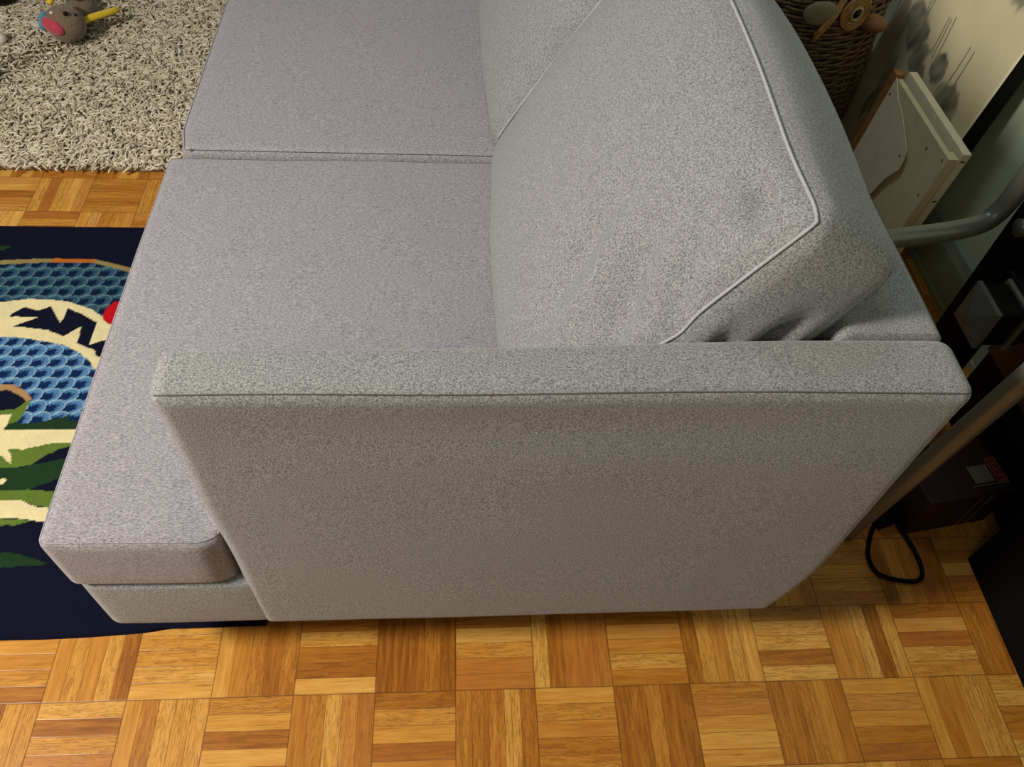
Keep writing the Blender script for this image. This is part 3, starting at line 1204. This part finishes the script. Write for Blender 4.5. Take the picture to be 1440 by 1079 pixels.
cb_ = thing('stretched_canvas', 'thin white stretched canvas standing between folded canvas and ink painting', 'canvas', (1.27, 0.94, 0))
xb = lambda z: 1.233 + 0.100 * z
mb = MB()
slab(mb, xb, 0.017, 0.790, 1.085, 0.004, 0.445)
mb.build('panel', CAN2, cb_, False)
for (y, z) in ((0.789, 0.428), (0.789, 0.33), (0.789, 0.24)):
    mb = MB()
    mb.box((xb(z) + 0.004, y - 0.001, z), (xb(z) + 0.012, y + 0.001, z + 0.002))
    mb.build('staple', STP, cb_, False)

ca_ = thing('folded_canvas', 'off-white canvas back with loose folded flap and brown wooden edge', 'canvas', (1.24, 0.95, 0))
xa = lambda z: 1.213 + 0.095 * z
mb = MB()
slab(mb, xa, 0.012, 0.796, 1.078, 0.004, 0.432)
mb.build('panel', CANV, ca_, False)
mb = MB()
slab(mb, lambda z: xa(z) - 0.005, 0.018, 1.078, 1.102, 0.004, 0.440)
mb.build('wood_edge', BWD, ca_, False)
mb = MB()
slab(mb, lambda z: xa(z) - 0.004, 0.020, 0.786, 0.812, 0.004, 0.436)
mb.build('side_bar', CANV, ca_, False)
FLP = [(1.080, 0.436), (1.02, 0.418), (0.985, 0.410), (0.95, 0.395), (0.902, 0.374), (0.892, 0.352), (0.890, 0.334), (0.915, 0.29), (0.93, 0.23), (0.94, 0.15), (0.95, 0.05), (1.078, 0.05)]
vs = []
for k_ in (0, 1):
    for i, (y, z) in enumerate(FLP):
        lift = 0.012 if 1 <= i <= 9 else 0.004
        vs.append((xa(z) - lift + 0.0015 * k_, y, z))
n = len(FLP)
mb = MB()
mb.add(vs, [tuple(range(n)), tuple(range(2 * n - 1, n - 1, -1))] + [(i, i + n, (i + 1) % n + n, (i + 1) % n) for i in range(n)])
mb.build('flap', CAN2, ca_, False)
for (y, z, t) in ((0.865, 0.402, 0.0012), (0.80, 0.420, 0.0052), (0.80, 0.335, 0.0052), (1.055, 0.405, 0.0135), (0.91, 0.35, 0.0135)):
    mb = MB()
    mb.box((xa(z) - t, y, z), (xa(z) - t + 0.002, y + 0.0018, z + 0.006))
    mb.build('staple', STP, ca_, False)

# ---------------------------------------------------------------- tubular stand behind the sofa
GRT = plain('grey_tube_paint', (118, 121, 110), 0.34, 0.35, 0.06)
st = thing('tubular_stand', 'grey metal tube and black beam stand behind the sofa back corner', 'stand', (1.15, 0.4, 0))
mb = MB()
mb.tube([(1.034, 0.210, 0.0)] + [(1.034 + (0.99 - 1.034) * t, 0.210 + (0.112 - 0.210) * t, 0.597 * t) for t in (0.05, 0.5, 1.0, 1.5)], 0.0155, 24)
mb.build('slanted_tube', GRT, st)
mb = MB()
mb.tube(crv([(0.86, 0.470, 0.500), (0.93, 0.478, 0.495), (1.0, 0.484, 0.5), (1.10, 0.502, 0.5), (1.165, 0.520, 0.503), (1.19, 0.527, 0.53), (1.197, 0.530, 0.58), (1.20, 0.533, 0.66), (1.20, 0.54, 0.80)], 8), 0.0165, 24)
mb.build('bent_tube', GRT, st)
mb = MB()
mb.box((1.20, 0.447, 0.0), (1.262, 0.512, 0.86), 0.003)
mb.build('upright_beam', BLK, st, False)
mb = MB()
M = Matrix.Translation((1.192, 0.470, 0.537)) @ Matrix.Rotation(math.radians(90), 4, 'Y')
mb.add([M @ Vector(p) for p in [(0.015 * math.cos(a * math.pi / 9), 0.015 * math.sin(a * math.pi / 9), z) for z in (-0.006, 0.008) for a in range(18)]],
       [tuple(range(18))[::-1], tuple(range(18, 36))] + [(a, (a + 1) % 18, (a + 1) % 18 + 18, a + 18) for a in range(18)])
mb.build('bolt', plain('worn_bolt', (92, 96, 88), 0.35, 0.5), st)
mb = MB()
mb.box((1.130, 0.334, 0.406), (1.20, 0.404, 0.478), 0.002)
mb.box((1.20, 0.334, 0.41), (1.255, 0.447, 0.47), 0.002)
mb.build('cross_tube', BLK, st, False)
mb = MB()
c = (1.110, 0.369, 0.442)
q = [(1.122, 0.331, 0.403), (1.122, 0.407, 0.403), (1.122, 0.407, 0.481), (1.122, 0.331, 0.481)]
q2 = [(1.130, p[1], p[2]) for p in q]
mb.add([c] + q + q2, [(0, 2, 1), (0, 3, 2), (0, 4, 3), (0, 1, 4), (1, 2, 6, 5), (2, 3, 7, 6), (3, 4, 8, 7), (4, 1, 5, 8), (5, 6, 7, 8)])
mb.build('end_cap', plain('grey_plastic_cap', (84, 88, 80), 0.3), st, False)
mb = MB()
mb.box((1.172, 0.328, 0.400), (1.180, 0.410, 0.484), 0.001)
mb.build('flange', plain('grey_plastic_flange', (88, 92, 82), 0.35), st, False)

# wooden cabinet by the wall
wc = thing('wooden_cabinet', 'dark brown wooden cabinet by the wall beyond the black beam', 'cabinet', (1.4, 0.33, 0))
WD = plain('brown_veneer', (76, 52, 26), 0.5, 0, 0.15, 20)
mb = MB()
mb.box((1.345, 0.170, 0.0), (1.452, 0.505, 0.60), 0.002)
mb.build('body', BLK, wc, False)
for (a, b_) in ((0.176, 0.408), (0.424, 0.500)):
    mb = MB()
    mb.box((1.332, a, 0.205), (1.3445, b_, 0.592), 0.0015)
    mb.build('door', WD, wc, False)
# black cabinet at the right
bc = thing('black_cabinet', 'plain black cabinet standing on parquet at the right edge', 'cabinet', (1.35, -0.3, 0))
mb = MB()
mb.box((1.253, -0.95, 0.0), (1.450, 0.153, 0.60), 0.002)
mb.build('body', plain('black_laminate', (8, 7, 6), 0.85, 0, 0.05), bc, False)
mb = MB()
mb.box((1.245, -0.96, 0.60), (1.452, 0.158, 0.625), 0.003)
mb.build('top', plain('black_laminate_top', (14, 13, 12), 0.5, 0, 0.05), bc, False)

# dark red box on the floor
rb = thing('cardboard_box', 'dark red printed cardboard box on parquet behind the power adapter', 'box', (1.27, 0.28, 0))
Mr = Matrix.Translation((1.148, 0.205, 0)) @ Matrix.Rotation(math.radians(9), 4, 'Z')
mb = MB()
mb.box((0, 0, 0), (0.175, 0.12, 0.115), 0.002, Mr)
mb.build('body', plain('dark_red_card', (40, 15, 11), 0.5, 0, 0.2), rb, False)
GLD = plain('dull_gold_print', (112, 94, 56), 0.5)
mb = MB()
for (lo, hi) in (((0.108, -0.0006, 0.004), (0.111, 0.0, 0.112)), ((0.128, -0.0006, 0.004), (0.132, 0.0, 0.112)), ((0.098, 0.02, 0.115), (0.175, 0.022, 0.1156))):
    mb.box(lo, hi, 0, Mr)
mb.build('print_line', GLD, rb, False)
mb = MB()
mb.box((0.108, 0.026, 0.115), (0.148, 0.062, 0.1157), 0, Mr)
mb.build('grey_label', plain('grey_label', (104, 100, 80), 0.6), rb, False)
mb = MB()
for i in range(5):
    mb.box((0.152, 0.024 + i * 0.012, 0.115), (0.174, 0.0255 + i * 0.012, 0.1158), 0, Mr)
for i in range(4):
    mb.box((0.153 + i * 0.0065, 0.024, 0.115), (0.1545 + i * 0.0065, 0.074, 0.1159), 0, Mr)
mb.build('red_grid', plain('red_grid_print', (156, 72, 52), 0.5), rb, False)

# power adapter and cable
pa = thing('power_adapter', 'small black power adapter with grey label behind the sofa corner', 'adapter', (1.12, 0.23, 0))
Ma = Matrix.Translation((1.126, 0.222, 0)) @ Matrix.Rotation(math.radians(20), 4, 'Z')
mb = MB()
mb.box((-0.032, 0.0, 0.0), (0.028, 0.075, 0.038), 0.005, Ma)
mb.build('body', BLK, pa, False)
mb = MB()
mb.box((0.004, 0.030, 0.038), (0.024, 0.05, 0.0385), 0, Ma)
mb.box((-0.012, 0.055, 0.038), (0.010, 0.07, 0.0385), 0, Ma)
mb.build('label', plain('grey_sticker', (96, 98, 92), 0.5), pa, False)
CB = [(1.115, 0.245, 0.006), (1.09, 0.220, 0.005), (1.069, 0.185, 0.0045), (1.059, 0.156, 0.0045), (1.062, 0.13, 0.0045), (1.078, 0.117, 0.0045), (1.116, 0.108, 0.0045),
      (1.14, 0.110, 0.0045), (1.152, 0.124, 0.0045), (1.155, 0.15, 0.0045), (1.151, 0.183, 0.0045), (1.143, 0.209, 0.0045), (1.138, 0.222, 0.008), (1.134, 0.230, 0.014)]
mb = MB()
mb.tube(crv(CB, 8), 0.0042, 10)
tag(mb.build('power_cable', plain('black_rubber', (14, 14, 13), 0.45), None), 'black cable looped on the parquet behind the sofa corner', 'cable')
